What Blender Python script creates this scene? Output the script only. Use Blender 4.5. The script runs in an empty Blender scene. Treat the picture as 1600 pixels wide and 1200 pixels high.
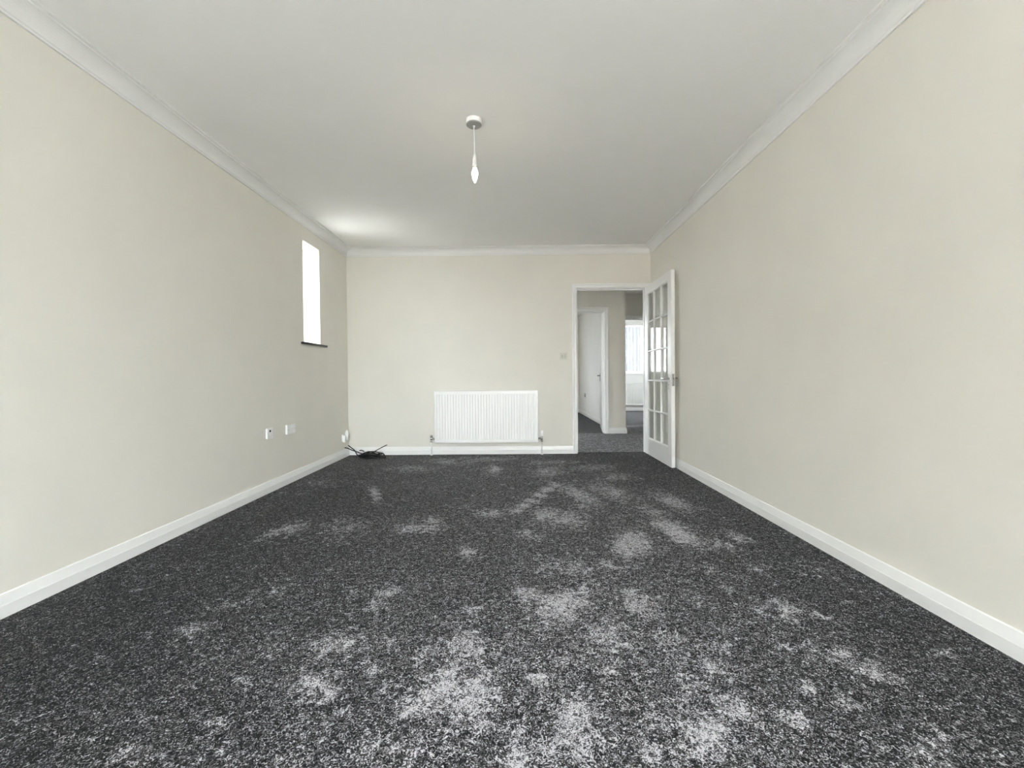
import bpy, bmesh, math, random
import numpy as np
from mathutils import Vector, Matrix, noise as mnoise

scene = bpy.context.scene
COL = scene.collection
PI = math.pi

# ------------------------------------------------------------------ camera
cam_data = bpy.data.cameras.new('camera')
cam_data.sensor_width = 36.0
cam_data.lens = 672.06 / 1600.0 * 36.0
cam_data.clip_start = 0.02
cam = bpy.data.objects.new('camera', cam_data)
COL.objects.link(cam)
cr = Vector((0.99993, 0.0084, -0.0084)).normalized()
cf = Vector((-0.0085, 0.99984, -0.0159)).normalized()
cu = cr.cross(cf).normalized()
cr = cf.cross(cu).normalized()
cam.matrix_world = Matrix(((cr.x, cu.x, -cf.x, 0.0), (cr.y, cu.y, -cf.y, 0.0),
                           (cr.z, cu.z, -cf.z, 0.934), (0, 0, 0, 1)))
scene.camera = cam

# ------------------------------------------------------------------ sky, sun, exposure
world = bpy.data.worlds.new('overcast_sky')
scene.world = world
world.use_nodes = True
bg = world.node_tree.nodes['Background']
WN, WL = world.node_tree.nodes, world.node_tree.links
bg.inputs['Color'].default_value = (0.90, 0.955, 1.0, 1)
w_tc = WN.new('ShaderNodeTexCoord'); w_sep = WN.new('ShaderNodeSeparateXYZ'); w_map = WN.new('ShaderNodeMapRange')
WL.new(w_tc.outputs['Generated'], w_sep.inputs[0]); WL.new(w_sep.outputs['Z'], w_map.inputs['Value'])
w_map.inputs['From Min'].default_value = 0.0; w_map.inputs['From Max'].default_value = 1.0
w_map.inputs['To Min'].default_value = 9.5; w_map.inputs['To Max'].default_value = 22.0   # overcast: zenith three times the horizon
WL.new(w_map.outputs['Result'], bg.inputs['Strength'])

sun_data = bpy.data.lights.new('sun', 'SUN')
sun_data.energy = 130.0
sun_data.angle = math.radians(1.5)
sun_data.color = (1.0, 0.975, 0.95)
sun = bpy.data.objects.new('sun', sun_data)
COL.objects.link(sun)
sun.location = (6, 3, 9)
sun.rotation_euler = (0, math.radians(36), 0)      # shines from +x over the roof: no window faces it

def portal(name, loc, rot, sx, sy):
    """daylight portal in a window: emits nothing, only guides the sky's light through the opening"""
    d = bpy.data.lights.new(name, 'AREA')
    d.shape = 'RECTANGLE'; d.size = sx; d.size_y = sy
    d.cycles.is_portal = True
    o = bpy.data.objects.new(name, d); COL.objects.link(o)
    o.location = loc; o.rotation_euler = rot
    return o

vs = scene.view_settings
vs.view_transform = 'Standard'
vs.look = 'None'
vs.gamma = 1.0
vs.use_curve_mapping = False
vs.exposure = 1.32
scene.display_settings.display_device = 'sRGB'
scene.cycles.max_bounces = 14
scene.cycles.diffuse_bounces = 9
scene.cycles.transparent_max_bounces = 24
scene.cycles.caustics_reflective = False
scene.cycles.caustics_refractive = False

# ------------------------------------------------------------------ measures (metres)
XL, XR, YB, YR, ZC = -2.043, 1.637, 5.224, -3.20, 2.495
WT = 0.12                      # inner wall thickness
LT = 0.29                      # outer (left) wall thickness
DX0, DX1, DZ = 0.748, 1.582, 1.998      # main doorway
HY = 7.03                      # hall wall with the second doorway
HX = 1.794                     # where that wall ends
IX0, IX1 = 0.655, 1.445        # second doorway
FY = 8.17                      # wall with the doorway to the far room
FE = 11.58                     # far room's window wall
IE = 11.2                      # inner room's window wall
WY0, WY1, WZ0, WZ1 = 4.148, 4.497, 1.29, 2.275   # slim side window

# ------------------------------------------------------------------ helpers
def new_mat(name):
    m = bpy.data.materials.new(name); m.use_nodes = True
    return m, m.node_tree.nodes, m.node_tree.links, m.node_tree.nodes['Principled BSDF']

def plain(name, col, rough=0.5, metal=0.0, bump=0.0, bscale=300.0, var=0.0, vscale=3.0, spec=0.5):
    m, N, L, b = new_mat(name)
    b.inputs['Base Color'].default_value = (*col, 1)
    b.inputs['Roughness'].default_value = rough
    b.inputs['Metallic'].default_value = metal
    b.inputs['Specular IOR Level'].default_value = spec
    tc = N.new('ShaderNodeTexCoord')
    if var > 0:
        n = N.new('ShaderNodeTexNoise'); n.inputs['Scale'].default_value = vscale; n.inputs['Detail'].default_value = 4
        L.new(tc.outputs['Object'], n.inputs['Vector'])
        r = N.new('ShaderNodeValToRGB')
        r.color_ramp.elements[0].position = 0.3; r.color_ramp.elements[1].position = 0.7
        r.color_ramp.elements[0].color = tuple(max(0, c * (1 - var)) for c in col) + (1,)
        r.color_ramp.elements[1].color = tuple(min(1, c * (1 + var)) for c in col) + (1,)
        L.new(n.outputs['Fac'], r.inputs['Fac']); L.new(r.outputs['Color'], b.inputs['Base Color'])
    if bump > 0:
        n = N.new('ShaderNodeTexNoise'); n.inputs['Scale'].default_value = bscale; n.inputs['Detail'].default_value = 2
        L.new(tc.outputs['Object'], n.inputs['Vector'])
        bp = N.new('ShaderNodeBump'); bp.inputs['Strength'].default_value = bump; bp.inputs['Distance'].default_value = 0.001
        L.new(n.outputs['Fac'], bp.inputs['Height']); L.new(bp.outputs['Normal'], b.inputs['Normal'])
    return m

M = {}
M['wall'] = plain('cream_emulsion', (0.785, 0.762, 0.705), 0.9, bump=0.12, bscale=220, var=0.015, spec=0.2)
M['ceiling'] = plain('white_emulsion', (0.90, 0.895, 0.885), 0.95, bump=0.08, bscale=180, var=0.01, spec=0.1)
M['gloss'] = plain('white_gloss_paint', (0.86, 0.86, 0.855), 0.32, bump=0.04, bscale=60)
M['cornice'] = plain('white_cornice_paint', (0.84, 0.838, 0.832), 0.8, spec=0.2)
M['plastic'] = plain('white_plastic', (0.86, 0.86, 0.86), 0.3)
M['grey_plastic'] = plain('grey_plastic', (0.36, 0.36, 0.355), 0.5)
M['beige_plastic'] = plain('ivory_plastic', (0.68, 0.665, 0.60), 0.45)
M['beige_shaded'] = plain('ivory_shade_plastic', (0.54, 0.53, 0.48), 0.45)  # grey shading of the switch rockers, put into their colour
M['radiator'] = plain('radiator_enamel', (0.88, 0.88, 0.875), 0.3)
M['chrome'] = plain('chrome', (0.62, 0.62, 0.61), 0.16, 1.0)
M['steel'] = plain('dull_steel', (0.30, 0.29, 0.27), 0.35, 1.0)
M['brass'] = plain('brass', (0.62, 0.45, 0.20), 0.3, 1.0)
M['black'] = plain('black_rubber', (0.005, 0.005, 0.006), 0.4)
M['hole'] = plain('black_hole', (0.01, 0.01, 0.01), 0.9)
M['slate'] = plain('black_slate', (0.022, 0.022, 0.022), 0.35, var=0.25, vscale=40)
M['upvc'] = plain('white_upvc', (0.85, 0.85, 0.85), 0.3)
M['fence'] = plain('blue_grey_fence', (0.0105, 0.012, 0.016), 0.8, var=0.3, vscale=2)
M['paving'] = plain('pale_paving', (0.62, 0.60, 0.56), 0.9, var=0.08, vscale=2)
M['tarmac'] = plain('dark_lawn', (0.066, 0.065, 0.063), 0.9, var=0.3, vscale=3)
M['slabs'] = plain('grey_slabs', (0.74, 0.75, 0.76), 0.9, var=0.08, vscale=2)
M['brick'] = plain('brown_render', (0.30, 0.22, 0.17), 0.9, var=0.15, vscale=6)

def glass_mat():
    m, N, L, b = new_mat('thin_glass')
    N.remove(b)
    out = N['Material Output']
    t = N.new('ShaderNodeBsdfTransparent'); t.inputs['Color'].default_value = (0.97, 0.98, 0.975, 1)
    g = N.new('ShaderNodeBsdfGlossy'); g.inputs['Roughness'].default_value = 0.03
    f0 = N.new('ShaderNodeFresnel'); f0.inputs['IOR'].default_value = 1.75
    ge = N.new('ShaderNodeNewGeometry')
    iv = N.new('ShaderNodeMath'); iv.operation = 'SUBTRACT'; iv.inputs[0].default_value = 1.0; L.new(ge.outputs['Backfacing'], iv.inputs[1])
    f = N.new('ShaderNodeMath'); f.operation = 'MULTIPLY'; L.new(f0.outputs['Fac'], f.inputs[0]); L.new(iv.outputs[0], f.inputs[1])
    x = N.new('ShaderNodeMixShader')
    L.new(f.outputs[0], x.inputs['Fac']); L.new(t.outputs[0], x.inputs[1]); L.new(g.outputs[0], x.inputs[2])
    L.new(x.outputs[0], out.inputs['Surface'])
    return m
M['glass'] = glass_mat()

def blind_mat():
    m, N, L, b = new_mat('blind_fabric')
    out = N['Material Output']
    b.inputs['Base Color'].default_value = (0.85, 0.85, 0.84, 1); b.inputs['Roughness'].default_value = 0.8
    t = N.new('ShaderNodeBsdfTranslucent'); t.inputs['Color'].default_value = (0.8, 0.8, 0.78, 1)
    x = N.new('ShaderNodeMixShader'); x.inputs['Fac'].default_value = 0.25
    L.new(b.outputs[0], x.inputs[1]); L.new(t.outputs[0], x.inputs[2]); L.new(x.outputs[0], out.inputs['Surface'])
    return m
M['blind'] = blind_mat()

def bulb_mat():
    m, N, L, b = new_mat('lit_bulb')
    b.inputs['Base Color'].default_value = (0.95, 0.93, 0.88, 1)
    b.inputs['Emission Color'].default_value = (1.0, 0.86, 0.62, 1)
    b.inputs['Emission Strength'].default_value = 25.0
    return m
M['bulb'] = bulb_mat()

def carpet_mat():
    m, N, L, b = new_mat('charcoal_twist_carpet')
    tc = N.new('ShaderNodeTexCoord')
    def noise(scale, detail, rough, dist=0.0):
        n = N.new('ShaderNodeTexNoise')
        n.inputs['Scale'].default_value = scale; n.inputs['Detail'].default_value = detail
        n.inputs['Roughness'].default_value = rough; n.inputs['Distortion'].default_value = dist
        L.new(tc.outputs['Object'], n.inputs['Vector'])
        return n.outputs['Fac']
    def remap(v, a, c, lo=0.0, hi=1.0):
        r = N.new('ShaderNodeMapRange'); r.interpolation_type = 'SMOOTHSTEP'
        r.inputs['From Min'].default_value = a; r.inputs['From Max'].default_value = c
        r.inputs['To Min'].default_value = lo; r.inputs['To Max'].default_value = hi
        L.new(v, r.inputs['Value']); return r.outputs['Result']
    def math_(op, a, c):
        n = N.new('ShaderNodeMath'); n.operation = op
        for i, v in enumerate((a, c)):
            if isinstance(v, (int, float)): n.inputs[i].default_value = v
            else: L.new(v, n.inputs[i])
        return n.outputs[0]
    at = N.new('ShaderNodeAttribute'); at.attribute_name = 'brushed'
    yarn = noise(100.0, 2.0, 0.55, 2.0)                # single twisted tufts, about 5 mm
    clump = noise(38.0, 3.0, 0.6, 0.8)                 # little clumps of tufts
    edge = noise(15.0, 8.0, 0.68, 1.4)                 # ragged edges of the brushed marks
    broad = noise(3.1, 5.0, 0.6, 0.6)                  # faint marks between them
    rag = math_('ADD', math_('MULTIPLY', math_('SUBTRACT', edge, 0.5), 2.3), math_('MULTIPLY', math_('SUBTRACT', clump, 0.5), 1.1))
    marks = remap(math_('ADD', at.outputs['Fac'], rag), 0.22, 1.25)
    faint = math_('MULTIPLY', remap(broad, 0.44, 0.64), remap(edge, 0.46, 0.66))
    pile = math_('ADD', marks, math_('MULTIPLY', faint, 0.34))
    fleck = noise(21.0, 3.0, 0.55, 1.2)                # scattered small flecks where single strokes turned the pile
    pile = math_('ADD', pile, remap(fleck, 0.60, 0.74, 0.0, 0.55))
    pile = math_('ADD', pile, remap(clump, 0.3, 0.7, -0.16, 0.12))
    al = N.new('ShaderNodeAttribute'); al.attribute_name = 'pile_lay_light'
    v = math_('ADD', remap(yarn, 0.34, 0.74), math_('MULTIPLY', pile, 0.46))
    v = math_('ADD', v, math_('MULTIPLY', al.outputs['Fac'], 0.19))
    r = N.new('ShaderNodeValToRGB')
    e = r.color_ramp.elements
    e[0].position = 0.0; e[0].color = (0.005, 0.005, 0.006, 1)
    e[1].position = 1.0; e[1].color = (0.52, 0.51, 0.55, 1)
    for p, c in ((0.30, 0.022), (0.55, 0.072), (0.80, 0.26)):
        k = e.new(p); k.color = (c * 1.02, c, c * 1.07, 1)
    L.new(v, r.inputs['Fac']); L.new(r.outputs['Color'], b.inputs['Base Color'])
    b.inputs['Roughness'].default_value = 0.95
    b.inputs['Specular IOR Level'].default_value = 0.1
    b.inputs['Sheen Weight'].default_value = 0.03
    b.inputs['Sheen Roughness'].default_value = 0.5
    bp = N.new('ShaderNodeBump'); bp.inputs['Strength'].default_value = 0.7; bp.inputs['Distance'].default_value = 0.004
    L.new(yarn, bp.inputs['Height']); L.new(bp.outputs['Normal'], b.inputs['Normal'])
    return m
M['carpet'] = carpet_mat()

def link(name, bm, mat, parent=None, smooth=False, bevel=0.0, loc=(0, 0, 0), segs=2):
    bmesh.ops.recalc_face_normals(bm, faces=bm.faces)
    me = bpy.data.meshes.new(name); bm.to_mesh(me); bm.free()
    if smooth:
        for p in me.polygons: p.use_smooth = True
    o = bpy.data.objects.new(name, me); COL.objects.link(o)
    me.materials.append(M[mat] if isinstance(mat, str) else mat)
    o.location = loc
    if parent is not None: o.parent = parent
    if bevel > 0:
        md = o.modifiers.new('bevel', 'BEVEL'); md.width = bevel; md.segments = segs; md.limit_method = 'ANGLE'
        md.angle_limit = math.radians(50)
    return o

def box(bm, x0, x1, y0, y1, z0, z1):
    v = [bm.verts.new((x, y, z)) for x in (x0, x1) for y in (y0, y1) for z in (z0, z1)]
    for f in ((0, 1, 3, 2), (4, 6, 7, 5), (0, 4, 5, 1), (2, 3, 7, 6), (0, 2, 6, 4), (1, 5, 7, 3)):
        bm.faces.new([v[i] for i in f])
    return v

def boxes(*bs):
    bm = bmesh.new()
    for b in bs: box(bm, *b)
    return bm

def prism(bm, prof, p0, p1):
    """extrude closed list of 3D offset functions: prof gives 3D points for the start and end"""
    a = [bm.verts.new(p) for p in p0]; c = [bm.verts.new(p) for p in p1]
    n = len(a)
    for i in range(n): bm.faces.new((a[i], a[(i + 1) % n], c[(i + 1) % n], c[i]))
    bm.faces.new(a); bm.faces.new(list(reversed(c)))

def tube(bm, pts, r, seg=8, caps=True):
    pts = [Vector(p) for p in pts]
    rings = []
    up = None
    for i, p in enumerate(pts):
        d = (pts[min(i + 1, len(pts) - 1)] - pts[max(i - 1, 0)]).normalized()
        if up is None:
            up = Vector((0, 0, 1)) if abs(d.z) < 0.9 else Vector((1, 0, 0))
        s = d.cross(up)
        s = s.normalized() if s.length > 1e-6 else Vector((1, 0, 0))
        up = s.cross(d).normalized()
        rr = r[i] if isinstance(r, (list, tuple)) else r
        rings.append([bm.verts.new(p + (s * math.cos(t) + up * math.sin(t)) * rr)
                      for t in (2 * PI * k / seg for k in range(seg))])
    for a, c in zip(rings, rings[1:]):
        for k in range(seg): bm.faces.new((a[k], a[(k + 1) % seg], c[(k + 1) % seg], c[k]))
    if caps:
        bm.faces.new(list(reversed(rings[0]))); bm.faces.new(rings[-1])

def lathe(bm, prof, seg=24, c=(0, 0, 0), axis='z'):
    rings = []
    for r, h in prof:
        ring = []
        for k in range(seg):
            t = 2 * PI * k / seg
            a, b_ = r * math.cos(t), r * math.sin(t)
            p = {'z': (a, b_, h), 'x': (h, a, b_), 'y': (a, h, b_)}[axis]
            ring.append(bm.verts.new((p[0] + c[0], p[1] + c[1], p[2] + c[2])))
        rings.append(ring)
    for a, b_ in zip(rings, rings[1:]):
        for k in range(seg): bm.faces.new((a[k], a[(k + 1) % seg], b_[(k + 1) % seg], b_[k]))
    bm.faces.new(list(reversed(rings[0]))); bm.faces.new(rings[-1])

def catmull(pts, n=8):
    P = [Vector(p) for p in pts]; P = [2 * P[0] - P[1]] + P + [2 * P[-1] - P[-2]]
    out = []
    for i in range(1, len(P) - 2):
        for k in range(n):
            t = k / n
            out.append(0.5 * ((2 * P[i]) + (P[i + 1] - P[i - 1]) * t + (2 * P[i - 1] - 5 * P[i] + 4 * P[i + 1] - P[i + 2]) * t * t
                              + (3 * P[i] - P[i - 1] - 3 * P[i + 1] + P[i + 2]) * t ** 3))
    out.append(P[-2]); return out

def struct(o, label=None, cat=None):
    o['kind'] = 'structure'
    if label: o['label'] = label
    if cat: o['category'] = cat
    return o

def thing(name, label, cat, loc, group=None, rotz=0.0):
    o = bpy.data.objects.new(name, None); COL.objects.link(o)
    o.empty_display_size = 0.05
    o.location = loc; o.rotation_euler = (0, 0, rotz)
    o['label'] = label; o['category'] = cat
    if group: o['group'] = group
    return o

# ------------------------------------------------------------------ floors (carpet)
BLOBS = [(-1.44,2.63,0.08,0.112,0.6),(-1.1,2.67,0.129,0.161,0.45),(-1.77,3.84,0.099,0.095,0.4),(-1.15,3.47,0.026,0.175,0.7),(-0.64,2.66,0.1,0.057,0.7),(-0.55,2.81,0.051,0.064,0.6),(-0.27,2.29,0.034,0.051,0.8),(-0.23,4.3,0.058,0.178,0.5),(-0.18,2.94,0.062,0.07,0.6),(0.3,4.23,0.101,0.172,0.5),(0.2,2.91,0.061,0.095,0.7),(0.5,3.39,0.065,0.185,0.6),(0.32,2.8,0.104,0.114,0.6),(0.63,2.39,0.06,0.138,1.0),(0.75,3.5,0.104,0.197,0.5),(0.49,3.1,0.046,0.093,0.5),(0.16,2.12,0.095,0.109,0.45),(0.26,2.06,0.025,0.055,0.7),(0.33,2.06,0.025,0.068,0.7),(0.45,2.12,0.032,0.072,0.6),(0.03,1.83,0.033,0.049,0.9),(0.16,1.74,0.078,0.094,1.0),(0.29,1.84,0.025,0.066,0.9),(0.48,1.85,0.028,0.033,0.8),(0.48,1.73,0.031,0.049,0.8),(-0.18,1.72,0.026,0.029,0.9),(-0.57,1.86,0.031,0.045,0.8),(-0.58,1.75,0.034,0.045,0.8),(-0.71,1.86,0.023,0.034,0.6),(-1.08,1.86,0.057,0.068,0.45),(-1.1,1.97,0.054,0.05,0.4),(-0.64,1.5,0.057,0.048,0.85),(-0.62,1.3,0.04,0.039,0.95),(-0.56,1.25,0.019,0.02,0.95),(-0.83,1.45,0.037,0.041,0.55),(-0.72,1.28,0.027,0.032,0.65),(-0.45,1.5,0.032,0.037,0.65),(-0.32,1.44,0.026,0.027,0.65),(-0.19,1.49,0.049,0.065,0.9),(-0.25,1.25,0.072,0.038,1.0),(-0.13,1.25,0.047,0.072,1.0),(-0.21,1.33,0.03,0.043,0.9),(-0.11,1.15,0.028,0.028,0.85),(-0.46,1.35,0.029,0.027,0.75),(-0.4,1.28,0.019,0.021,0.65),(-0.36,1.08,0.041,0.038,0.8),(-0.25,1.07,0.026,0.034,0.7),(0.06,1.32,0.03,0.026,0.85),(0.15,1.17,0.042,0.038,1.0),(0.18,1.24,0.026,0.025,0.7),(0.14,1.08,0.073,0.042,0.8),(-0.0,1.06,0.027,0.037,0.9),(0.31,1.56,0.058,0.087,0.75),(0.38,1.48,0.02,0.025,0.75),(0.28,1.35,0.018,0.032,0.75),(0.15,1.41,0.021,0.039,0.6),(0.08,2.52,0.053,0.082,0.5),(0.95,2.59,0.054,0.151,1.0),(1.28,2.49,0.037,0.07,0.7),(1.1,2.38,0.07,0.064,0.6),(1.16,3.2,0.075,0.165,0.6),(0.92,3.01,0.08,0.131,0.5),(0.69,2.35,0.035,0.071,0.8),(0.93,2.08,0.031,0.056,0.6),(1.16,2.05,0.03,0.067,0.6),(1.08,1.72,0.043,0.062,0.85),(0.96,1.69,0.03,0.037,0.8),(1.17,1.65,0.041,0.031,0.75),(1.42,2.06,0.076,0.089,0.5),(0.92,1.87,0.028,0.034,0.6),(0.73,1.79,0.032,0.041,0.6),(0.51,1.72,0.036,0.067,0.85),(1.07,1.43,0.053,0.03,0.75),(1.11,1.35,0.05,0.038,0.95),(1.42,1.43,0.03,0.026,0.75),(1.47,1.78,0.052,0.046,0.4),(0.86,1.28,0.025,0.029,0.75),(0.75,1.16,0.035,0.024,0.95),(0.93,1.22,0.022,0.029,0.75),(0.53,1.51,0.056,0.041,0.65),(0.69,1.47,0.035,0.031,0.65),(0.61,1.36,0.036,0.036,0.75),(0.61,1.2,0.045,0.038,0.85),(0.49,1.1,0.041,0.056,1.0),(0.53,1.29,0.035,0.038,0.65),(0.41,1.17,0.053,0.04,0.65),(1.09,1.13,0.023,0.021,0.6),(1.01,1.05,0.059,0.03,0.6),(0.95,1.45,0.043,0.034,0.55),(0.33,1.05,0.039,0.032,0.7),(-1.22,1.59,0.044,0.033,0.85),(-1.21,1.75,0.043,0.035,0.65),(-1.21,1.5,0.025,0.026,0.55),(-1.18,1.4,0.017,0.029,0.45),(-1.04,1.41,0.032,0.016,0.65),(-1.68,1.89,0.023,0.029,0.45),(-1.79,1.86,0.023,0.017,0.45),(-0.86,1.32,0.024,0.023,0.75),(-0.82,1.15,0.023,0.017,0.85),(-0.98,1.06,0.029,0.018,0.85),(-0.93,1.03,0.032,0.018,0.75),(-1.41,1.43,0.044,0.027,0.4),(-1.34,1.2,0.033,0.021,0.4),(-1.3,1.13,0.021,0.017,0.4),(-1.03,1.16,0.035,0.011,0.55),(-0.74,1.05,0.023,0.016,0.65),(-0.01,2.98,0.036,0.043,0.7),(0.05,3.1,0.037,0.046,0.7),(0.11,3.22,0.038,0.05,0.7),(0.18,3.38,0.04,0.055,0.7),(0.25,3.55,0.042,0.061,0.7),(0.33,3.7,0.044,0.066,0.6),(-1.1,4.39,0.198,0.124,0.4),(-0.76,4.74,0.214,0.108,0.4),(-0.34,4.88,0.291,0.114,0.4),(0.37,4.7,0.209,0.106,0.45),(0.81,4.42,0.196,0.125,0.45),(0.91,3.99,0.147,0.128,0.45)]

def floor_grid(name, x0, x1, y0, y1, step, base, use_blobs, label):
    nx = max(2, int((x1 - x0) / step)); ny = max(2, int((y1 - y0) / step))
    xs = np.linspace(x0, x1, nx + 1); ys = np.linspace(y0, y1, ny + 1)
    X, Y = np.meshgrid(xs, ys)
    co = np.stack([X.ravel(), Y.ravel(), np.zeros(X.size)], 1)
    j, i = np.meshgrid(np.arange(ny), np.arange(nx), indexing='ij')
    a = (j * (nx + 1) + i).ravel()
    quads = np.stack([a, a + 1, a + nx + 2, a + nx + 1], 1)
    me = bpy.data.meshes.new(name)
    me.from_pydata(co.tolist(), [], quads.tolist())
    val = np.full(X.shape, base)  # the hall's raised base mixes its marks with painted grazing light
    if use_blobs:
        # the pile lies brushed over in marks: each mark is a ragged oval on the carpet
        rs = np.random.RandomState(5)
        for (bx, by, rx, ry, s) in ((0.05, 1.25, 1.0, 0.55, 0.16), (0.6, 2.1, 0.8, 0.7, 0.14), (0.6, 3.2, 0.8, 0.8, 0.10)):
            val = val + s * np.exp(-((X - bx) / rx) ** 2 - ((Y - by) / ry) ** 2)
        for (bx, by, rx, ry, s) in BLOBS:
            th = rs.uniform(-0.5, 0.5); c, sn = math.cos(th), math.sin(th)
            u = ((X - bx) * c + (Y - by) * sn) / (rx * 1.7); w = (-(X - bx) * sn + (Y - by) * c) / (ry * 1.7)
            d2 = u * u + w * w
            s = s * (1.0 + 0.5 * min(1.0, max(0.0, (by - 1.8) / 1.5)))
            val = np.maximum(val, s * np.exp(-d2 ** 0.9)) + 0.15 * s * np.exp(-d2 * 0.35)
    at = me.attributes.new('brushed', 'FLOAT', 'POINT')
    at.data.foreach_set('value', val.ravel().astype(np.float32))
    lay_light = np.full(X.shape, 0.7 if base > 0.1 else 0.0)      # lifts the hall carpet: grazing light put into its colour
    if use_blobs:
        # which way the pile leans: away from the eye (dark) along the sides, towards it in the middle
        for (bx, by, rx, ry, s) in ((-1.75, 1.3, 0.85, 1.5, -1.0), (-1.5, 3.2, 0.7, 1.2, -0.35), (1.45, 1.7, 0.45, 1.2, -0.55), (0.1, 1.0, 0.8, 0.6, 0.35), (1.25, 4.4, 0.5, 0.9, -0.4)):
            lay_light = lay_light + s * np.exp(-((X - bx) / rx) ** 2 - ((Y - by) / ry) ** 2)
    al = me.attributes.new('pile_lay_light', 'FLOAT', 'POINT')
    al.data.foreach_set('value', lay_light.ravel().astype(np.float32))
    me.materials.append(M['carpet'])
    o = bpy.data.objects.new(name, me); COL.objects.link(o)
    struct(o, label, 'floor')
    return o

floor_grid('floor', XL, XR, YR, YB + 0.055, 0.017, 0.0, True, 'charcoal grey twist pile carpet with paler brushed marks')
floor_grid('floor', -1.6, 3.4, YB + 0.061, FY, 0.25, 0.52, False, 'flecked grey hall carpet with grazing light in its colour, beyond the glazed door')
floor_grid('floor', -1.8, 1.70, HY + 0.03, IE, 0.5, 0.0, False, 'dark grey carpet in the room through the inner doorway')
bpy.data.objects['floor.002'].location.z = 0.002
floor_grid('floor', 1.70, 4.7, FY + 0.03, FE, 0.5, 0.0, False, 'dark grey carpet in the far room with the window')
bpy.data.objects['floor.003'].location.z = 0.002
struct(link('trim_9', boxes((DX0, DX1, YB + 0.054, YB + 0.062, -0.01, 0.004)), 'black'), 'thin dark seam between two carpets in the doorway', 'carpet seam')

# ------------------------------------------------------------------ walls and ceilings
def wall(name, bs, mat='wall', label=None):
    return struct(link(name, boxes(*bs), mat), label, 'wall')

ZT = ZC + 0.10
wall('wall_left', [(XL - LT, XL, YR - 0.3, WY0, -0.3, ZT), (XL - LT, XL, WY1, YB + WT, -0.3, ZT),
                   (XL - LT, XL, WY0, WY1, -0.3, WZ0), (XL - LT, XL, WY0, WY1, WZ1, ZT)],
     label='long cream painted wall with the slim window')
wall('wall_right', [(XR, XR + WT, YR - 0.3, YB + WT, -0.02, ZT)], label='plain cream painted wall behind the open glazed door')
wall('wall_back', [(XL, DX0 - 0.03, YB, YB + WT, -0.02, ZT), (DX1 + 0.03, XR, YB, YB + WT, -0.02, ZT),
                   (DX0 - 0.03, DX1 + 0.03, YB, YB + WT, DZ + 0.03, ZT)], label='cream painted end wall with the radiator')
RX0, RX1, RZ0, RZ1 = -1.50, 1.48, 0.30, 2.15
wall('wall_rear', [(XL, RX0, YR - 0.3, YR, -0.02, ZT), (RX1, XR, YR - 0.3, YR, -0.02, ZT),
                   (RX0, RX1, YR - 0.3, YR, -0.02, RZ0), (RX0, RX1, YR - 0.3, YR, RZ1, ZT)])
struct(link('ceiling', boxes((XL, XR, YR, YB, ZC, ZT)), 'ceiling'), 'flat white painted ceiling', 'ceiling')

# hall and the rooms beyond
wall('wall_hall', [(-1.6, IX0 - 0.03, HY, HY + WT, -0.02, ZT), (IX1 + 0.03, HX, HY, HY + WT, -0.02, ZT),
                   (IX0 - 0.03, IX1 + 0.03, HY, HY + WT, DZ + 0.02, ZT)], label='cream hall wall with the inner doorway')
FX0, FX1, FZ = 1.86, 2.85, 2.045
wall('wall_landing', [(1.74, FX0, FY, FY + WT, -0.02, ZT), (FX1, 3.4, FY, FY + WT, -0.02, ZT), (FX0, FX1, FY, FY + WT, FZ, ZT)],
     label='wall above the doorway to the far room')
wall('wall_hall_end', [(3.4, 3.5, YB + WT, FY + WT, -0.02, ZT), (-1.7, -1.6, YB + WT, 5.99, -0.02, ZT), (-1.7, -1.6, 6.46, HY + WT, -0.02, ZT), (-1.7, -1.6, 5.99, 6.46, 2.1, ZT), (-1.7, -1.6, 5.99, 6.46, -0.02, 0.35), (XR + WT, 3.5, YB + WT - 0.1, YB + WT, -0.02, ZT)])
wall('wall_partition', [(1.654, 1.74, HY + WT, FE + 0.2, -0.02, ZT), (1.74, HX, HY + WT, FY, -0.02, ZT)], mat='ceiling', label='pale wall inside the room through the inner doorway')
struct(link('ceiling', boxes((-1.7, 3.5, YB + WT, FY + WT, ZC, ZT), (-1.9, 4.8, FY + WT, FE + 0.2, ZC, ZT), (-1.9, -1.7, HY, FY + WT, ZC, ZT)), 'ceiling'),
       'hall ceiling glimpsed above the glazed door', 'ceiling')
# inner room
VX0, VX1, VZ0, VZ1 = -1.10, -0.05, 1.0, 2.25
wall('wall_inner_end', [(-1.9, VX0, IE, IE + 0.25, -0.02, ZT), (VX1, 1.654, IE, IE + 0.25, -0.02, ZT), (VX0, VX1, IE, IE + 0.25, -0.02, VZ0), (VX0, VX1, IE, IE + 0.25, VZ1, ZT)])
wall('wall_inner_left', [(-1.9, -1.8, HY + WT, IE, -0.02, ZT)])
# far room
UX0, UX1, UZ0, UZ1 = 2.90, 4.05, 1.01, 2.33
wall('wall_far', [(1.74, UX0, FE, FE + 0.25, -0.02, ZT), (UX1, 4.8, FE, FE + 0.25, -0.02, ZT), (UX0, UX1, FE, FE + 0.25, -0.02, UZ0), (UX0, UX1, FE, FE + 0.25, UZ1, ZT)],
     mat='ceiling', label='white wall around the window of the far room')
wall('wall_far_right', [(4.7, 4.8, FY + WT, 9.0, -0.02, ZT), (4.7, 4.8, 10.1, FE, -0.02, ZT), (4.7, 4.8, 9.0, 10.1, -0.02, 1.1), (4.7, 4.8, 9.0, 10.1, 2.05, ZT), (3.5, 4.8, FY, FY + WT, -0.02, ZT)])

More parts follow.
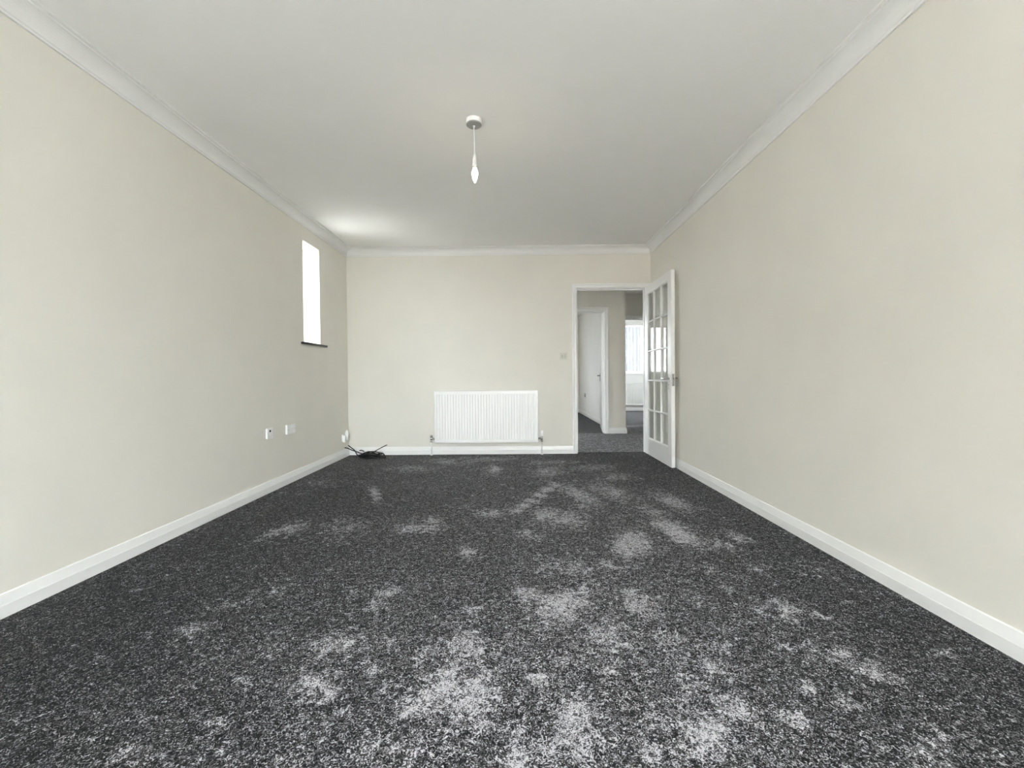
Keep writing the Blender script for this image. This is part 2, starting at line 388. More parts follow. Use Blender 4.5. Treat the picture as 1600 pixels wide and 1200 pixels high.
# ------------------------------------------------------------------ baseboards (chamfered skirting)
SK = [(0.0, 0.0), (0.017, 0.0), (0.017, 0.050), (0.0155, 0.053), (0.007, 0.091), (0.004, 0.094), (0.0, 0.094)]
def skirting(name, p0, p1, nrm, m0, m1, label=None):
    """p0,p1: wall line ends; nrm: into the room; m0/m1: mitre (+1 shortens with offset, 0 square, -1 lengthens)"""
    p0, p1, n = Vector(p0), Vector(p1), Vector(nrm)
    d = (p1 - p0).normalized()
    bm = bmesh.new()
    a = [tuple(p0 + n * o + d * (o * m0) + Vector((0, 0, z))) for o, z in SK]
    b = [tuple(p1 + n * o - d * (o * m1) + Vector((0, 0, z))) for o, z in SK]
    prism(bm, None, a, b)
    return struct(link(name, bm, 'gloss'), label, 'baseboard')
skirting('baseboard_left', (XL, YR, 0), (XL, YB, 0), (1, 0, 0), 1, 1, 'white chamfered skirting board below the slim window wall')
skirting('baseboard_back', (XL, YB, 0), (0.693, YB, 0), (0, -1, 0), 1, 0, 'white skirting board behind the radiator')
skirting('baseboard_right', (XR, YB, 0), (XR, YR, 0), (-1, 0, 0), 1, 1, 'white skirting board along the wall beside the open door')
skirting('baseboard_rear', (XR, YR, 0), (XL, YR, 0), (0, 1, 0), 1, 1)
skirting('baseboard_hall', (IX1 + 0.075, HY, 0), (HX, HY, 0), (0, -1, 0), 0, -1, 'short white skirting board on the hall wall')
skirting('baseboard_hall_return', (HX, HY, 0), (HX, FY, 0), (1, 0, 0), -1, 0)
skirting('baseboard_inner', (1.654, IE, 0), (1.654, HY + WT, 0), (-1, 0, 0), 1, 0, 'white skirting board receding inside the inner doorway')
skirting('baseboard_inner_end', (-1.8, IE, 0), (1.654, IE, 0), (0, -1, 0), 0, 1)
skirting('baseboard_far', (1.74, FE, 0), (4.7, FE, 0), (0, -1, 0), 0, 0, 'skirting board below the far room radiator')

# ------------------------------------------------------------------ cornice
CO = [(0.0, -0.088), (0.009, -0.088), (0.010, -0.078)]
for k in range(9):
    t = k / 8 * PI / 2
    CO.append((0.074 - 0.060 * math.cos(t), -0.074 + 0.060 * math.sin(t)))
CO += [(0.076, -0.009), (0.092, -0.008), (0.092, 0.0), (0.0, 0.0)]
def cornice(name, p0, p1, nrm, label=None):
    p0, p1, n = Vector(p0), Vector(p1), Vector(nrm)
    d = (p1 - p0).normalized()
    bm = bmesh.new()
    a = [tuple(p0 + n * o + d * o + Vector((0, 0, ZC + z))) for o, z in CO]
    b = [tuple(p1 + n * o - d * o + Vector((0, 0, ZC + z))) for o, z in CO]
    prism(bm, None, a, b)
    return struct(link(name, bm, 'cornice'), label, 'cornice')
cornice('trim_1', (XL, YR, 0), (XL, YB, 0), (1, 0, 0), 'white coved cornice above the slim window wall')
cornice('trim_2', (XL, YB, 0), (XR, YB, 0), (0, -1, 0), 'white coved cornice above the end wall')
cornice('trim_3', (XR, YB, 0), (XR, YR, 0), (-1, 0, 0), 'white coved cornice above the wall beside the open door')
cornice('trim_4', (XR, YR, 0), (XL, YR, 0), (0, 1, 0))

# ------------------------------------------------------------------ door frames: lining + architrave
def frame(name, x0, x1, zt, yf, depth, aw, label, both=True, right=True, left=True, awr=None):
    root = thing(name, label, 'door frame', (0, 0, 0)); root['kind'] = 'structure'
    t = 0.03
    link('jamb', boxes((x0 - t, x0, yf, yf + depth, 0, zt)), 'gloss', root, bevel=0.002)
    link('jamb', boxes((x1, x1 + t, yf, yf + depth, 0, zt)), 'gloss', root, bevel=0.002)
    link('head', boxes((x0 - t, x1 + t, yf, yf + depth, zt, zt + t)), 'gloss', root, bevel=0.002)
    link('door_stop', boxes((x0, x0 + 0.012, yf + 0.05, yf + 0.085, 0, zt), (x1 - 0.012, x1, yf + 0.05, yf + 0.085, 0, zt),
                            (x0 + 0.012, x1 - 0.012, yf + 0.05, yf + 0.085, zt - 0.012, zt)), 'gloss', root)
    # architrave profile: offset across (0 inner .. aw outer), projection
    pr = [(0, 0), (0, 0.010), (0.006, 0.013), (aw * 0.55, 0.013), (aw * 0.70, 0.018), (aw - 0.004, 0.018), (aw, 0.014), (aw, 0)]
    g = 0.006
    kr = (awr or aw) / aw          # the right leg may be scribed narrower into a corner
    def arch(y, s):
        if left:
            bm = bmesh.new()
            prism(bm, None, [(x0 - g - o, y - s * p, 0) for o, p in pr], [(x0 - g - o, y - s * p, zt + g + o) for o, p in pr])
            link('architrave', bm, 'gloss', root)
        if right:
            bm = bmesh.new()
            prism(bm, None, [(x1 + g + o * kr, y - s * p, 0) for o, p in pr], [(x1 + g + o * kr, y - s * p, zt + g + o) for o, p in pr])
            link('architrave', bm, 'gloss', root)
        bm = bmesh.new()
        prism(bm, None, [(x0 - g - o, y - s * p, zt + g + o) for o, p in pr], [(x1 + g + o * kr, y - s * p, zt + g + o) for o, p in pr])
        link('architrave', bm, 'gloss', root)
    arch(yf, 1)
    if both: arch(yf + depth, -1)
    return root

fr = frame('trim_5', DX0, DX1, DZ, YB, WT, 0.050, 'white door frame around the opening to the hall', awr=0.046)
link('strike_plate', boxes((DX0 - 0.001, DX0 + 0.002, YB + 0.012, YB + 0.040, 0.87, 0.94)), 'brass', fr)['label'] = 'small brass strike plate'
frame('trim_6', IX0, IX1, DZ - 0.012, HY, WT, 0.066, 'white door frame of the inner doorway across the hall')
frame('trim_7', FX0 + 0.03, FX1 - 0.03, FZ - 0.03, FY, WT, 0.066, 'shaded door frame leading to the far window room')

# ------------------------------------------------------------------ lever handle used on both doors
def lever_handle(parent, x, y, z, side, dirn, mat='chrome'):
    """side: -1 stands off towards -x, +1 towards +x; dirn: lever points along +y or -y"""
    b = bmesh.new(); box(b, min(x, x + side * 0.007), max(x, x + side * 0.007), y - 0.021, y + 0.021, z - 0.105, z + 0.045)
    h = link('door_handle', b, mat, parent, bevel=0.003)
    h['label'] = 'chrome lever handle on a backplate'
    b = bmesh.new()
    pts = catmull([(x + side * 0.006, y, z), (x + side * 0.038, y, z), (x + side * 0.047, y + dirn * 0.012, z),
                   (x + side * 0.047, y + dirn * 0.06, z), (x + side * 0.045, y + dirn * 0.112, z + 0.003)], 6)
    tube(b, pts, 0.0085, 10); link('lever', b, mat, h, smooth=True)
    b = bmesh.new(); lathe(b, [(0.006, 0), (0.006, 0.002), (0.004, 0.0024)], 12, (x + side * 0.007, y, z - 0.06), 'x')
    link('keyhole', b, 'hole', h)
    return h

# ------------------------------------------------------------------ door_1: fifteen-pane glazed door, standing open
d1 = thing('door_1', 'white fifteen-pane glazed door standing open against the wall', 'door', (1.572, 5.190, 0.012)); d1['kind'] = 'structure'
DW, DH, DT = 0.885, 1.981, 0.036
# local frame: door runs along -y from the hinge, thickness along x (-DT/2..DT/2), z up
def yb(a, b): return (-b, -a)
ST, TR, BR, BAR, RB = 0.105, 0.090, 0.192, 0.022, 0.022
pw = (DW - 2 * ST - 2 * BAR) / 3
ph = (DH - TR - BR - 4 * RB) / 5
link('stile', boxes((-DT / 2, DT / 2, *yb(0, ST), 0, DH)), 'gloss', d1, bevel=0.002)
lock = link('stile', boxes((-DT / 2, DT / 2, *yb(DW - ST, DW), 0, DH)), 'gloss', d1, bevel=0.002)
link('rail', boxes((-DT / 2, DT / 2, *yb(ST, DW - ST), DH - TR, DH)), 'gloss', d1, bevel=0.002)
link('rail', boxes((-DT / 2, DT / 2, *yb(ST, DW - ST), 0, BR)), 'gloss', d1, bevel=0.002)
def bar_section(bm, p0, p1, across, w=BAR):
    """glazing bar with ogee-like shoulders: cross-section in (x, across)"""
    pr = [(-0.017, -0.004), (-0.017, 0.004), (-0.006, w / 2), (0.006, w / 2), (0.017, 0.004), (0.017, -0.004), (0.006, -w / 2), (-0.006, -w / 2)]
    ac = Vector(across)
    a = [tuple(Vector(p0) + Vector((x, 0, 0)) + ac * o) for x, o in pr]
    b = [tuple(Vector(p1) + Vector((x, 0, 0)) + ac * o) for x, o in pr]
    prism(bm, None, a, b)
for c in (1, 2):
    yy = -(ST + c * pw + (c - 0.5) * BAR)
    bm = bmesh.new(); bar_section(bm, (0, yy, BR - 0.002), (0, yy, DH - TR + 0.002), (0, 1, 0)); link('glazing_bar', bm, 'gloss', d1)
for r in range(1, 5):
    zz = BR + r * ph + (r - 0.5) * RB
    bm = bmesh.new(); bar_section(bm, (0, -ST + 0.002, zz), (0, -(DW - ST) - 0.002, zz), (0, 0, 1)); link('glazing_bar', bm, 'gloss', d1)
# glazing beads round the inside of stiles and rails
bm = bmesh.new()
for sx in (-1, 1):
    for (ya, za, yb_, zb, ny, nz) in ((-ST, BR, -ST, DH - TR, -1, 0), (-(DW - ST), BR, -(DW - ST), DH - TR, 1, 0),
                                      (-ST, BR, -(DW - ST), BR, 0, 1), (-ST, DH - TR, -(DW - ST), DH - TR, 0, -1)):
        pr = [(0.004, 0), (0.017, 0), (0.006, 0.010), (0.004, 0.010)]
        prism(bm, None, [(sx * x, ya + ny * o, za + nz * o) for x, o in pr], [(sx * x, yb_ + ny * o, zb + nz * o) for x, o in pr])
link('glazing_bead', bm, 'gloss', d1)
pm = bmesh.new(); box(pm, -0.002, 0.002, -pw, 0, 0, ph)
pane0 = None
for c in range(3):
    for r in range(5):
        loc = (0, -(ST + c * (pw + BAR)), BR + r * (ph + RB))
        if pane0 is None:
            pane0 = link('pane', pm, 'glass', d1, loc=loc)
        else:
            p = pane0.copy(); COL.objects.link(p); p.parent = d1; p.location = loc
lever_handle(d1, -DT / 2, -(DW - 0.055), 0.895, -1, 1)
lever_handle(d1, DT / 2, -(DW - 0.055), 0.895, 1, 1, 'steel')
la = link('latch_plate', boxes((-0.011, 0.011, -DW - 0.0015, -DW, 0.82, 0.94)), 'chrome', d1)
link('latch_bolt', boxes((-0.007, 0.007, -DW - 0.010, -DW - 0.0015, 0.885, 0.905)), 'steel', la, bevel=0.002)
for hz in (0.22, 1.0, 1.74):
    bm = bmesh.new(); tube(bm, [(DT / 2 + 0.004, 0.004, hz - 0.05), (DT / 2 + 0.004, 0.004, hz + 0.05)], 0.005, 10)
    link('hinge', bm, 'chrome', d1, smooth=True)

# ------------------------------------------------------------------ door_2: flush door inside the inner room, seen nearly edge on
d2 = thing('door_2', 'white flush inner door opened into the room across the hall', 'door', (1.432, HY + WT + 0.005, 0.012)); d2['kind'] = 'structure'
d2.rotation_euler = (0, 0, -math.atan2(0.118, 0.75))
link('door_leaf', boxes((0, 0.036, 0, 0.762, 0, 1.965)), 'gloss', d2, bevel=0.002)
lever_handle(d2, 0.0, 0.762 - 0.06, 0.935, -1, -1, 'steel')
lever_handle(d2, 0.036, 0.762 - 0.06, 0.935, 1, -1, 'steel')

# ------------------------------------------------------------------ window_1: slim side window with black sill
w1 = thing('window_1', 'slim tall window with black sill set deep in the wall', 'window', (XL, (WY0 + WY1) / 2, WZ0)); w1['kind'] = 'structure'
hw = (WY1 - WY0) / 2; wh = WZ1 - WZ0
fx0, fx1 = -LT + 0.015, -LT + 0.065
link('sill', boxes((-LT + 0.066, 0.0, -hw, hw, -0.022, 0.0), (0.0, 0.032, -hw - 0.062, hw + 0.105, -0.022, 0.0)), 'slate', w1, bevel=0.006, segs=3)['label'] = 'black window sill'
link('frame', boxes((fx0, fx1, -hw, -hw + 0.05, 0, wh), (fx0, fx1, hw - 0.05, hw, 0, wh), (fx0, fx1, -hw + 0.05, hw - 0.05, 0, 0.05), (fx0, fx1, -hw + 0.05, hw - 0.05, wh - 0.05, wh)), 'upvc', w1, bevel=0.004)
link('pane', boxes((fx0 + 0.02, fx0 + 0.024, -hw + 0.05, hw - 0.05, 0.05, wh - 0.05)), 'glass', w1)
portal('daylight_portal', (XL - LT - 0.01, (WY0 + WY1) / 2, (WZ0 + WZ1) / 2), (0, -PI / 2, 0), WZ1 - WZ0, WY1 - WY0)

# ------------------------------------------------------------------ windows of the rooms beyond and behind the camera, some added for light
def window(name, x0, x1, z0, z1, y0, lights, label, flip=1, transom=None):
    w = thing(name, label, 'window', ((x0 + x1) / 2, y0, z0)); w['kind'] = 'structure'
    W, H = x1 - x0, z1 - z0
    ya, yb_ = sorted((flip * 0.02, flip * 0.08))
    fw = 0.055
    link('frame', boxes((-W / 2, -W / 2 + fw, ya, yb_, 0, H), (W / 2 - fw, W / 2, ya, yb_, 0, H), (-W / 2 + fw, W / 2 - fw, ya, yb_, 0, fw), (-W / 2 + fw, W / 2 - fw, ya, yb_, H - fw, H)), 'upvc', w, bevel=0.004)
    step = (W - fw) / lights
    for k in range(lights):
        xa = -W / 2 + fw + k * step
        link('pane', boxes((xa, xa + step - fw, ya + 0.03, ya + 0.034, fw, H - fw)), 'glass', w)
        if k < lights - 1:
            link('mullion', boxes((xa + step - fw, xa + step, ya, yb_, fw, H - fw)), 'upvc', w, bevel=0.004)
    return w
window('window_4', RX0, RX1, RZ0, RZ1, YR - 0.2, 3, 'wide unseen window added behind the camera to light the room', 1)  # added out of view as the main daylight source
portal('daylight_portal', ((RX0 + RX1) / 2, YR - 0.31, (RZ0 + RZ1) / 2), (PI / 2, 0, 0), RX1 - RX0, RZ1 - RZ0)
w2 = window('window_2', UX0, UX1, UZ0, UZ1, FE + 0.10, 2, 'bright far room window behind white vertical blinds', 1)
link('sill', boxes((-0.62, 0.62, -0.13, 0.02, -0.028, 0.0)), 'upvc', w2, bevel=0.004)
portal('daylight_portal', ((UX0 + UX1) / 2, FE + 0.27, (UZ0 + UZ1) / 2), (-PI / 2, 0, 0), UX1 - UX0, UZ1 - UZ0)
window('window_3', VX0, VX1, VZ0, VZ1, IE + 0.10, 3, 'window of the inner room mirrored in the glazed door', 1)
portal('daylight_portal', ((VX0 + VX1) / 2, IE + 0.27, (VZ0 + VZ1) / 2), (-PI / 2, 0, 0), VX1 - VX0, VZ1 - VZ0)

w5 = thing('added_window_5', 'tall glazed opening added at the unseen end of the hall to brighten it', 'window', (-1.68, 6.225, 0.35)); w5['kind'] = 'structure'  # added opening, lets more daylight into the hall
link('frame', boxes((0.0, 0.06, -0.235, -0.19, 0, 1.75), (0.0, 0.06, 0.19, 0.235, 0, 1.75), (0.0, 0.06, -0.19, 0.19, 0, 0.06), (0.0, 0.06, -0.19, 0.19, 1.69, 1.75)), 'upvc', w5, bevel=0.004)
link('pane', boxes((0.02, 0.024, -0.19, 0.19, 0.06, 1.69)), 'glass', w5)
portal('daylight_portal', (-1.72, 6.225, 1.225), (0, -PI / 2, 0), 1.75, 0.47)

w6 = thing('added_window_6', 'unseen second window added to brighten the far room', 'window', (4.72, 9.55, 1.1)); w6['kind'] = 'structure'  # added out of view to light the wall under the far window
link('frame', boxes((0.0, 0.06, -0.55, -0.49, 0, 0.95), (0.0, 0.06, 0.49, 0.55, 0, 0.95), (0.0, 0.06, -0.49, 0.49, 0, 0.06), (0.0, 0.06, -0.49, 0.49, 0.89, 0.95)), 'upvc', w6, bevel=0.004)
link('pane', boxes((0.02, 0.024, -0.49, 0.49, 0.06, 0.89)), 'glass', w6)
portal('daylight_portal', (4.82, 9.55, 1.575), (0, PI / 2, 0), 0.95, 1.1)
struct(link('sun_block_eave', boxes((4.8, 6.1, 7.9, 12.2, ZT, ZT + 0.12)), 'upvc'), 'unseen eave added to keep the sun out of the far room side window', 'roof')  # added to shade the added side window from direct sun

# vertical blind in the far window
vb = thing('vertical_blind', 'white vertical blind slats hanging in the far room window', 'blind', ((UX0 + UX1) / 2, FE + 0.05, UZ0 + 0.03))
link('head_rail', boxes((-0.57, 0.57, -0.02, 0.02, 1.255, 1.285)), 'upvc', vb, bevel=0.003)
rng = random.Random(3)
sm = bmesh.new(); box(sm, -0.030, 0.030, -0.0006, 0.0006, 0.0, 1.25)
s0 = None
for k in range(13):
    loc = (-0.53 + k * 0.088, 0, 0.0); rz = math.radians(58 + rng.uniform(-20, 14))
    if s0 is None:
        s0 = link('slat', sm, 'blind', vb, loc=loc); s0.rotation_euler = (0, 0, rz)
    else:
        s = s0.copy(); COL.objects.link(s); s.parent = vb; s.location = loc; s.rotation_euler = (0, 0, rz)

# ------------------------------------------------------------------ outdoors: paving added to bounce light, and the neighbour's fence beyond the far window
struct(link('ground', boxes((-40, 40, -40, 40, -0.45, -0.33)), 'tarmac'), 'dark lawn outside the windows', 'ground')
struct(link('terrace', boxes((-4.0, 3.6, YR - 3.0, YR - 0.3, -0.34, -0.31)), 'slabs'), 'unseen pale slab terrace added behind the camera to bounce light onto the ceiling', 'paving')  # added reflector: throws daylight up through the rear window
struct(link('bounce_patio', boxes((-4.8, -3.35, 2.7, 4.7, -0.34, -0.31)), 'paving'), 'unseen sunlit paving added outside the slim window to brighten the ceiling', 'paving')  # added reflector, sized to cast the bright patch on the ceiling
fe = thing('garden_fence', 'dark blue grey fence glimpsed between the far window blinds', 'fence', (4.4, FE + 2.6, -0.32))
for k in range(22):
    h = 3.0 + 0.2 * rng.random()
    link('board', boxes((-2.2 + k * 0.2, -2.2 + k * 0.2 + 0.196, 0, 0.03, 0, h)), 'fence', fe)
link('rail', boxes((-2.2, 2.2, 0.03, 0.07, 0.9, 1.0)), 'fence', fe)
# the house opposite: hides the low sky on one side of the window behind the camera
nb = thing('neighbour_house', 'rendered house standing opposite the window behind the camera', 'building', (-8.0, -13.5, -0.33)); nb['kind'] = 'structure'
link('wall', boxes((-6.5, 6.5, -5.0, 2.0, 0, 2.5)), 'brick', nb)
bm = bmesh.new(); prism(bm, None, [(-6.9, -5.4, 2.5), (-6.9, 2.4, 2.5), (-6.9, -1.5, 4.1)], [(6.9, -5.4, 2.5), (6.9, 2.4, 2.5), (6.9, -1.5, 4.1)])
link('roof', bm, 'tarmac', nb)
for k in (-4, 0, 4):
    link('window', boxes((k - 0.7, k + 0.7, 2.0, 2.04, 0.9, 2.2)), 'upvc', nb)

# ------------------------------------------------------------------ radiators
def radiator(name, label, loc, W, H, valves=True):
    """pressed steel panel; local origin on the wall, x along the wall, -y into the room, z above the floor"""
    root = thing(name, label, 'radiator', loc)
    zb, zt = 0.150, 0.150 + H
    yf = -0.098
    bm = bmesh.new()
    n = round((W - 0.05) / 0.0333); pitch = (W - 0.05) / n
    # front sheet profile across x: raised flutes, with flat margins at top and bottom
    xs = [(-W / 2, 0.010), (-W / 2 + 0.004, 0.0), (-W / 2 + 0.025, 0.0)]
    for k in range(n):
        x0 = -W / 2 + 0.025 + k * pitch
        xs += [(x0 + pitch * 0.10, 0.0), (x0 + pitch * 0.28, 0.0055), (x0 + pitch * 0.62, 0.0055), (x0 + pitch * 0.80, 0.0)]
    xs += [(W / 2 - 0.025, 0.0), (W / 2 - 0.004, 0.0), (W / 2, 0.010)]
    rows = [(zb, 0.0, 0.010), (zb + 0.004, 0.0, 0.0), (zb + 0.034, 0.0, 0.0), (zb + 0.046, 1.0, 0.0),
            (zt - 0.050, 1.0, 0.0), (zt - 0.038, 0.0, 0.0), (zt - 0.004, 0.0, 0.0), (zt, 0.0, 0.010)]
    grid = [[bm.verts.new((x, yf + max(dep * k if dep != 0.010 else 0.010, e), z)) for x, dep in xs] for z, k, e in rows]
    for a, b in zip(grid, grid[1:]):
        for i in range(len(xs) - 1): bm.faces.new((a[i], a[i + 1], b[i + 1], b[i]))
    # return edge to the back
    edge = [grid[0][i] for i in range(len(xs))] + [grid[j][-1] for j in range(1, len(rows))] + \
           [grid[-1][i] for i in range(len(xs) - 2, -1, -1)] + [grid[j][0] for j in range(len(rows) - 2, 0, -1)]
    back = [bm.verts.new((v.co.x, yf + 0.022, v.co.z)) for v in edge]
    for i in range(len(edge)):
        k = (i + 1) % len(edge); bm.faces.new((edge[i], edge[k], back[k], back[i]))
    bm.faces.new(back)
    link('panel', bm, 'radiator', root)
    bm = bmesh.new()
    k = -W / 2 + 0.03
    while k < W / 2 - 0.03:
        box(bm, k, k + 0.0015, yf + 0.0225, yf + 0.050, zb + 0.03, zt - 0.03); k += 0.025
    link('convector_fins', bm, 'radiator', root)
    link('side_panel', boxes((-W / 2 - 0.002, -W / 2, yf + 0.012, -0.030, zb + 0.006, zt - 0.002)), 'radiator', root)
    link('side_panel', boxes((W / 2, W / 2 + 0.002, yf + 0.012, -0.030, zb + 0.006, zt - 0.002)), 'radiator', root)
    bm = boxes((-W / 2, W / 2, yf + 0.023, yf + 0.028, zt - 0.004, zt), (-W / 2, W / 2, -0.035, -0.030, zt - 0.004, zt))
    k = -W / 2 + 0.01
    while k < W / 2 - 0.01:
        box(bm, k, k + 0.006, yf + 0.028, -0.035, zt - 0.004, zt); k += 0.022
    link('top_grille', bm, 'radiator', root)
    for s in (-1, 1):
        xb = s * (W / 2 - 0.165)
        link('wall_bracket', boxes((xb - 0.015, xb + 0.015, -0.047, -0.001, zb + 0.05, zt - 0.05)), 'radiator', root)
    if not valves: return root
    yv = -0.060
    for s in (-1, 1):
        xv = s * (W / 2 + 0.045)
        bm = bmesh.new(); tube(bm, [(xv, yv, 0.001), (xv, yv, 0.165)], 0.0085, 14)
        pp = link('pipe', bm, 'plastic', root, smooth=True); pp['label'] = 'white painted feed pipe'
        bm = bmesh.new(); lathe(bm, [(0.014, 0.0), (0.016, 0.004), (0.010, 0.012)], 18, (xv, yv, 0.001)); link('pipe_collar', bm, 'plastic', pp, smooth=True)
        bm = bmesh.new()
        lathe(bm, [(0.012, 0.160), (0.015, 0.162), (0.015, 0.178), (0.011, 0.181), (0.012, 0.184), (0.013, 0.212), (0.009, 0.216)], 18, (xv, yv, 0))
        lathe(bm, [(0.013, 0.0), (0.013, 0.016), (0.010, 0.018), (0.010, 0.044)] if s < 0 else [(0.010, -0.044), (0.010, -0.018), (0.013, -0.016), (0.013, 0.0)], 16, (xv, yv, 0.196), 'x')
        vv = link('valve', bm, 'chrome', root, smooth=True)
        if s > 0:
            vv['label'] = 'chrome valve with white thermostatic head'
            bm = bmesh.new()
            lathe(bm, [(0.014, 0.216), (0.017, 0.218), (0.017, 0.228), (0.020, 0.231), (0.022, 0.240), (0.022, 0.268), (0.019, 0.282), (0.012, 0.290), (0.004, 0.291)], 22, (xv, yv, 0))
            link('thermostatic_head', bm, 'plastic', vv, smooth=True)
        else:
            vv['label'] = 'chrome lockshield valve with pale cap'
            bm = bmesh.new(); lathe(bm, [(0.012, 0.214), (0.015, 0.216), (0.0145, 0.238), (0.012, 0.242)], 20, (xv, yv, 0))
            link('valve_cap', bm, 'grey_plastic', vv, smooth=True)
    return root
radiator('radiator', 'white ribbed panel radiator on the cream end wall', (-0.356, YB, 0), 1.242, 0.625)
radiator('radiator', 'white radiator below the bright far room window', (3.5, FE, 0), 1.2, 0.62, False)

# ------------------------------------------------------------------ pendant lamp
pl = thing('pendant_lamp', 'bare lit candle bulb hanging on a short white cord', 'lamp', (-0.24, 2.63, ZC))
bm = bmesh.new(); lathe(bm, [(0.046, 0.0), (0.0475, -0.002), (0.0475, -0.024), (0.046, -0.027)], 40); link('ceiling_rose', bm, 'plastic', pl, bevel=0.001)
bm = bmesh.new(); lathe(bm, [(0.046, -0.027), (0.0465, -0.031), (0.043, -0.034), (0.012, -0.036), (0.010, -0.036)], 40)
rc = link('rose_cover', bm, 'grey_plastic', pl); rc['label'] = 'grey underside of the ceiling rose'
bm = bmesh.new(); lathe(bm, [(0.007, -0.035), (0.007, -0.042), (0.004, -0.046)], 16); link('cord_grip', bm, 'plastic', rc, smooth=True)
bm = bmesh.new(); tube(bm, catmull([(0, 0, -0.04), (0.0005, 0, -0.10), (0.002, 0, -0.17), (0.003, 0, -0.222)], 5), 0.0033, 10); link('cord', bm, 'plastic', pl, smooth=True)
bm = bmesh.new(); lathe(bm, [(0.005, -0.208), (0.007, -0.212), (0.012, -0.232), (0.0135, -0.236), (0.0140, -0.270), (0.0150, -0.272), (0.0150, -0.284), (0.013, -0.285)], 24, (0.003, 0, 0)); link('lamp_holder', bm, 'plastic', pl, smooth=True)
bm = bmesh.new(); lathe(bm, [(0.0125, -0.285), (0.0160, -0.286), (0.0160, -0.291), (0.0125, -0.292)], 24, (0.003, 0, 0)); link('shade_ring', bm, 'steel', pl)
bm = bmesh.new(); lathe(bm, [(0.0105, -0.291), (0.0115, -0.297), (0.0155, -0.307), (0.0180, -0.319), (0.0178, -0.331), (0.0150, -0.347), (0.0100, -0.362), (0.0055, -0.372), (0.002, -0.378)], 24, (0.003, 0, 0)); link('bulb', bm, 'bulb', pl, smooth=True)

# ------------------------------------------------------------------ wall plates, switch, corner socket
def plate(name, label, cat, loc, w, h, build, group=None):
    """on the left wall: local x out of the wall, y along, z up"""
    r = thing(name, label, cat, loc, group)
    build(r, w, h); return r
def plate_aerial(r, w, h):
    link('back_box', boxes((0, 0.006, -w / 2 + 0.002, w / 2 - 0.002, -h / 2 + 0.002, h / 2 - 0.002)), 'plastic', r, bevel=0.002)
    link('face_plate', boxes((0.006, 0.014, -w / 2, w / 2, -h / 2, h / 2)), 'plastic', r, bevel=0.003)
    bm = bmesh.new(); lathe(bm, [(0.009, 0.014), (0.009, 0.017), (0.0055, 0.017)], 18, (0, -0.004, 0.020), 'x'); link('aerial_outlet', bm, 'hole', r)['label'] = 'dark aerial outlet'
    bm = bmesh.new(); lathe(bm, [(0.011, 0.014), (0.011, 0.016), (0.008, 0.018)], 18, (0, -0.002, -0.008), 'x'); link('blank_cap', bm, 'plastic', r, smooth=True)
plate('aerial_socket', 'small square white wall socket with a dark aerial hole', 'socket', (XL, 3.528, 0.486), 0.086, 0.086, plate_aerial)
def plate_double(r, w, h):
    link('back_box', boxes((0, 0.009, -w / 2 + 0.002, w / 2 - 0.002, -h / 2 + 0.002, h / 2 - 0.002)), 'plastic', r, bevel=0.002)
    link('face_plate', boxes((0.009, 0.018, -w / 2, w / 2, -h / 2, h / 2)), 'plastic', r, bevel=0.003)
    for s in (-1, 1):
        link('rocker_switch', boxes((0.018, 0.021, s * 0.012 - 0.006, s * 0.012 + 0.006, 0.012, 0.032)), 'plastic', r, bevel=0.001)
        bm = bmesh.new(); lathe(bm, [(0.0035, 0.018), (0.0035, 0.0195), (0.002, 0.020)], 12, (0, s * 0.060, 0), 'x'); link('screw', bm, 'chrome', r)
plate('double_socket', 'wide white double wall plate right of the aerial socket', 'socket', (XL, 3.858, 0.484), 0.146, 0.086, plate_double)

cs = thing('corner_socket', 'white socket box with plug low in the corner above the skirting', 'socket', (XL, 5.055, 0.235))
link('back_box', boxes((0, 0.005, -0.041, 0.041, -0.041, 0.041)), 'plastic', cs, bevel=0.002)
link('face_plate', boxes((0.005, 0.012, -0.043, 0.043, -0.043, 0.043)), 'plastic', cs, bevel=0.003)
link('plug', boxes((0.012, 0.040, -0.045, -0.005, -0.052, 0.030)), 'plastic', cs, bevel=0.006, segs=3)
bm = bmesh.new(); lathe(bm, [(0.018, -0.03), (0.021, -0.026), (0.021, 0.050), (0.017, 0.070), (0.010, 0.082), (0.004, 0.085)], 20, (0.034, 0.030, 0.0)); link('plug_adapter', bm, 'plastic', cs, smooth=True)

sw = thing('light_switch', 'ivory double light switch left of the door frame', 'light switch', (0.583, YB, 1.18))
link('face_plate', boxes((-0.043, 0.043, -0.009, 0, -0.043, 0.043)), 'beige_plastic', sw, bevel=0.003)
for s in (-1, 1):
    link('rocker_switch', boxes((s * 0.016 - 0.010, s * 0.016 + 0.010, -0.013, -0.009, -0.022, 0.022)), 'beige_shaded', sw, bevel=0.002)

ss = thing('wall_socket', 'grey socket on the pale wall inside the inner doorway', 'socket', (1.654, 10.25, 0.49))
link('face_plate', boxes((-0.012, 0, -0.075, 0.075, -0.045, 0.045)), 'grey_plastic', ss, bevel=0.003)
for s in (-1, 1):
    link('rocker_switch', boxes((-0.016, -0.012, s * 0.021 - 0.009, s * 0.021 + 0.009, 0.01, 0.03)), 'plastic', ss)

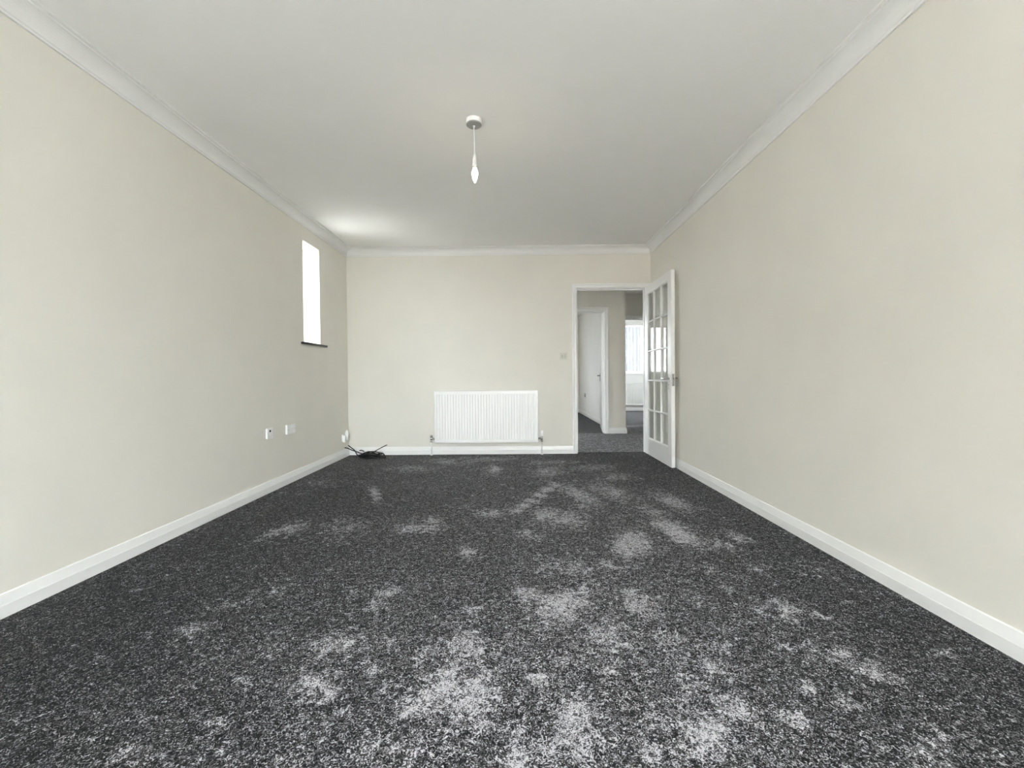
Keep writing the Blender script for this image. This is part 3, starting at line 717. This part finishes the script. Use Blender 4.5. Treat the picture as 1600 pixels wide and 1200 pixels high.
# ------------------------------------------------------------------ black cable heap in the corner
cb = thing('cable_heap', 'tangled heap of black cable lying on the carpet in the corner', 'cable', (-1.735, 5.06, 0.0))
def C(x, y, z): return (x + 1.735, y - 5.06, z)
r_ = 0.0060
lead = catmull([C(XL + 0.014, 5.06, 0.116), C(-1.99, 5.06, 0.108), C(-1.94, 5.05, 0.088), C(-1.88, 5.06, 0.064), C(-1.82, 5.05, 0.044), C(-1.78, 5.06, 0.030)], 8)
bm = bmesh.new(); tube(bm, lead, r_, 8); link('lead', bm, 'black', cb, smooth=True)
lead = catmull([C(XL + 0.040, 5.10, 0.138), C(-1.975, 5.10, 0.115), C(-1.92, 5.08, 0.080), C(-1.87, 5.03, 0.036), C(-1.82, 5.02, 0.012), C(-1.76, 5.03, 0.010)], 8)
bm = bmesh.new(); tube(bm, lead, r_, 8); link('lead', bm, 'black', cb, smooth=True)
rng = random.Random(11)
bm = bmesh.new()
pts = []
for k in range(8 * 14):
    t = k / 14 * 2 * PI
    lap = k / (8 * 14)
    a = 0.100 + 0.028 * math.sin(t * 0.37 + 1.0) + 0.012 * math.sin(1.7 * t)
    b = 0.046 + 0.014 * math.sin(t * 0.53)
    z = 0.008 + 0.052 * lap * (1 - 0.55 * abs(math.cos(t))) + 0.016 * (0.5 + 0.5 * math.sin(t * 0.81 + 2 * lap))
    cx = -1.735 + 0.020 * math.sin(t * 0.21); cy = 5.045 + 0.014 * math.cos(t * 0.31)
    pts.append(C(cx + a * math.cos(t), min(cy + b * math.sin(t), 5.19), max(z, 0.0055)))
tube(bm, pts, r_, 7); link('coil', bm, 'black', cb, smooth=True)
bm = bmesh.new(); tube(bm, catmull([C(-1.70, 5.05, 0.055), C(-1.66, 5.06, 0.078), C(-1.60, 5.08, 0.110), C(-1.535, 5.09, 0.142)], 6), 0.0050, 8); link('loose_end', bm, 'black', cb, smooth=True)
bm = bmesh.new(); tube(bm, catmull([C(-1.66, 5.02, 0.03), C(-1.62, 5.03, 0.052), C(-1.575, 5.04, 0.050), C(-1.545, 5.03, 0.026), C(-1.530, 5.00, 0.006), C(-1.575, 4.985, 0.006), C(-1.65, 4.99, 0.007), C(-1.74, 5.0, 0.010)], 8), r_, 8); link('loop', bm, 'black', cb, smooth=True)
bm = bmesh.new(); tube(bm, catmull([C(-1.80, 5.06, 0.07), C(-1.83, 5.07, 0.082), C(-1.86, 5.08, 0.078)], 6), r_, 8); link('loose_end', bm, 'black', cb, smooth=True)
bm = bmesh.new(); tube(bm, catmull([C(-1.66, 5.03, 0.036), C(-1.63, 5.03, 0.044), C(-1.60, 5.035, 0.040)], 5), 0.009, 10); link('plug', bm, 'black', cb, smooth=True)
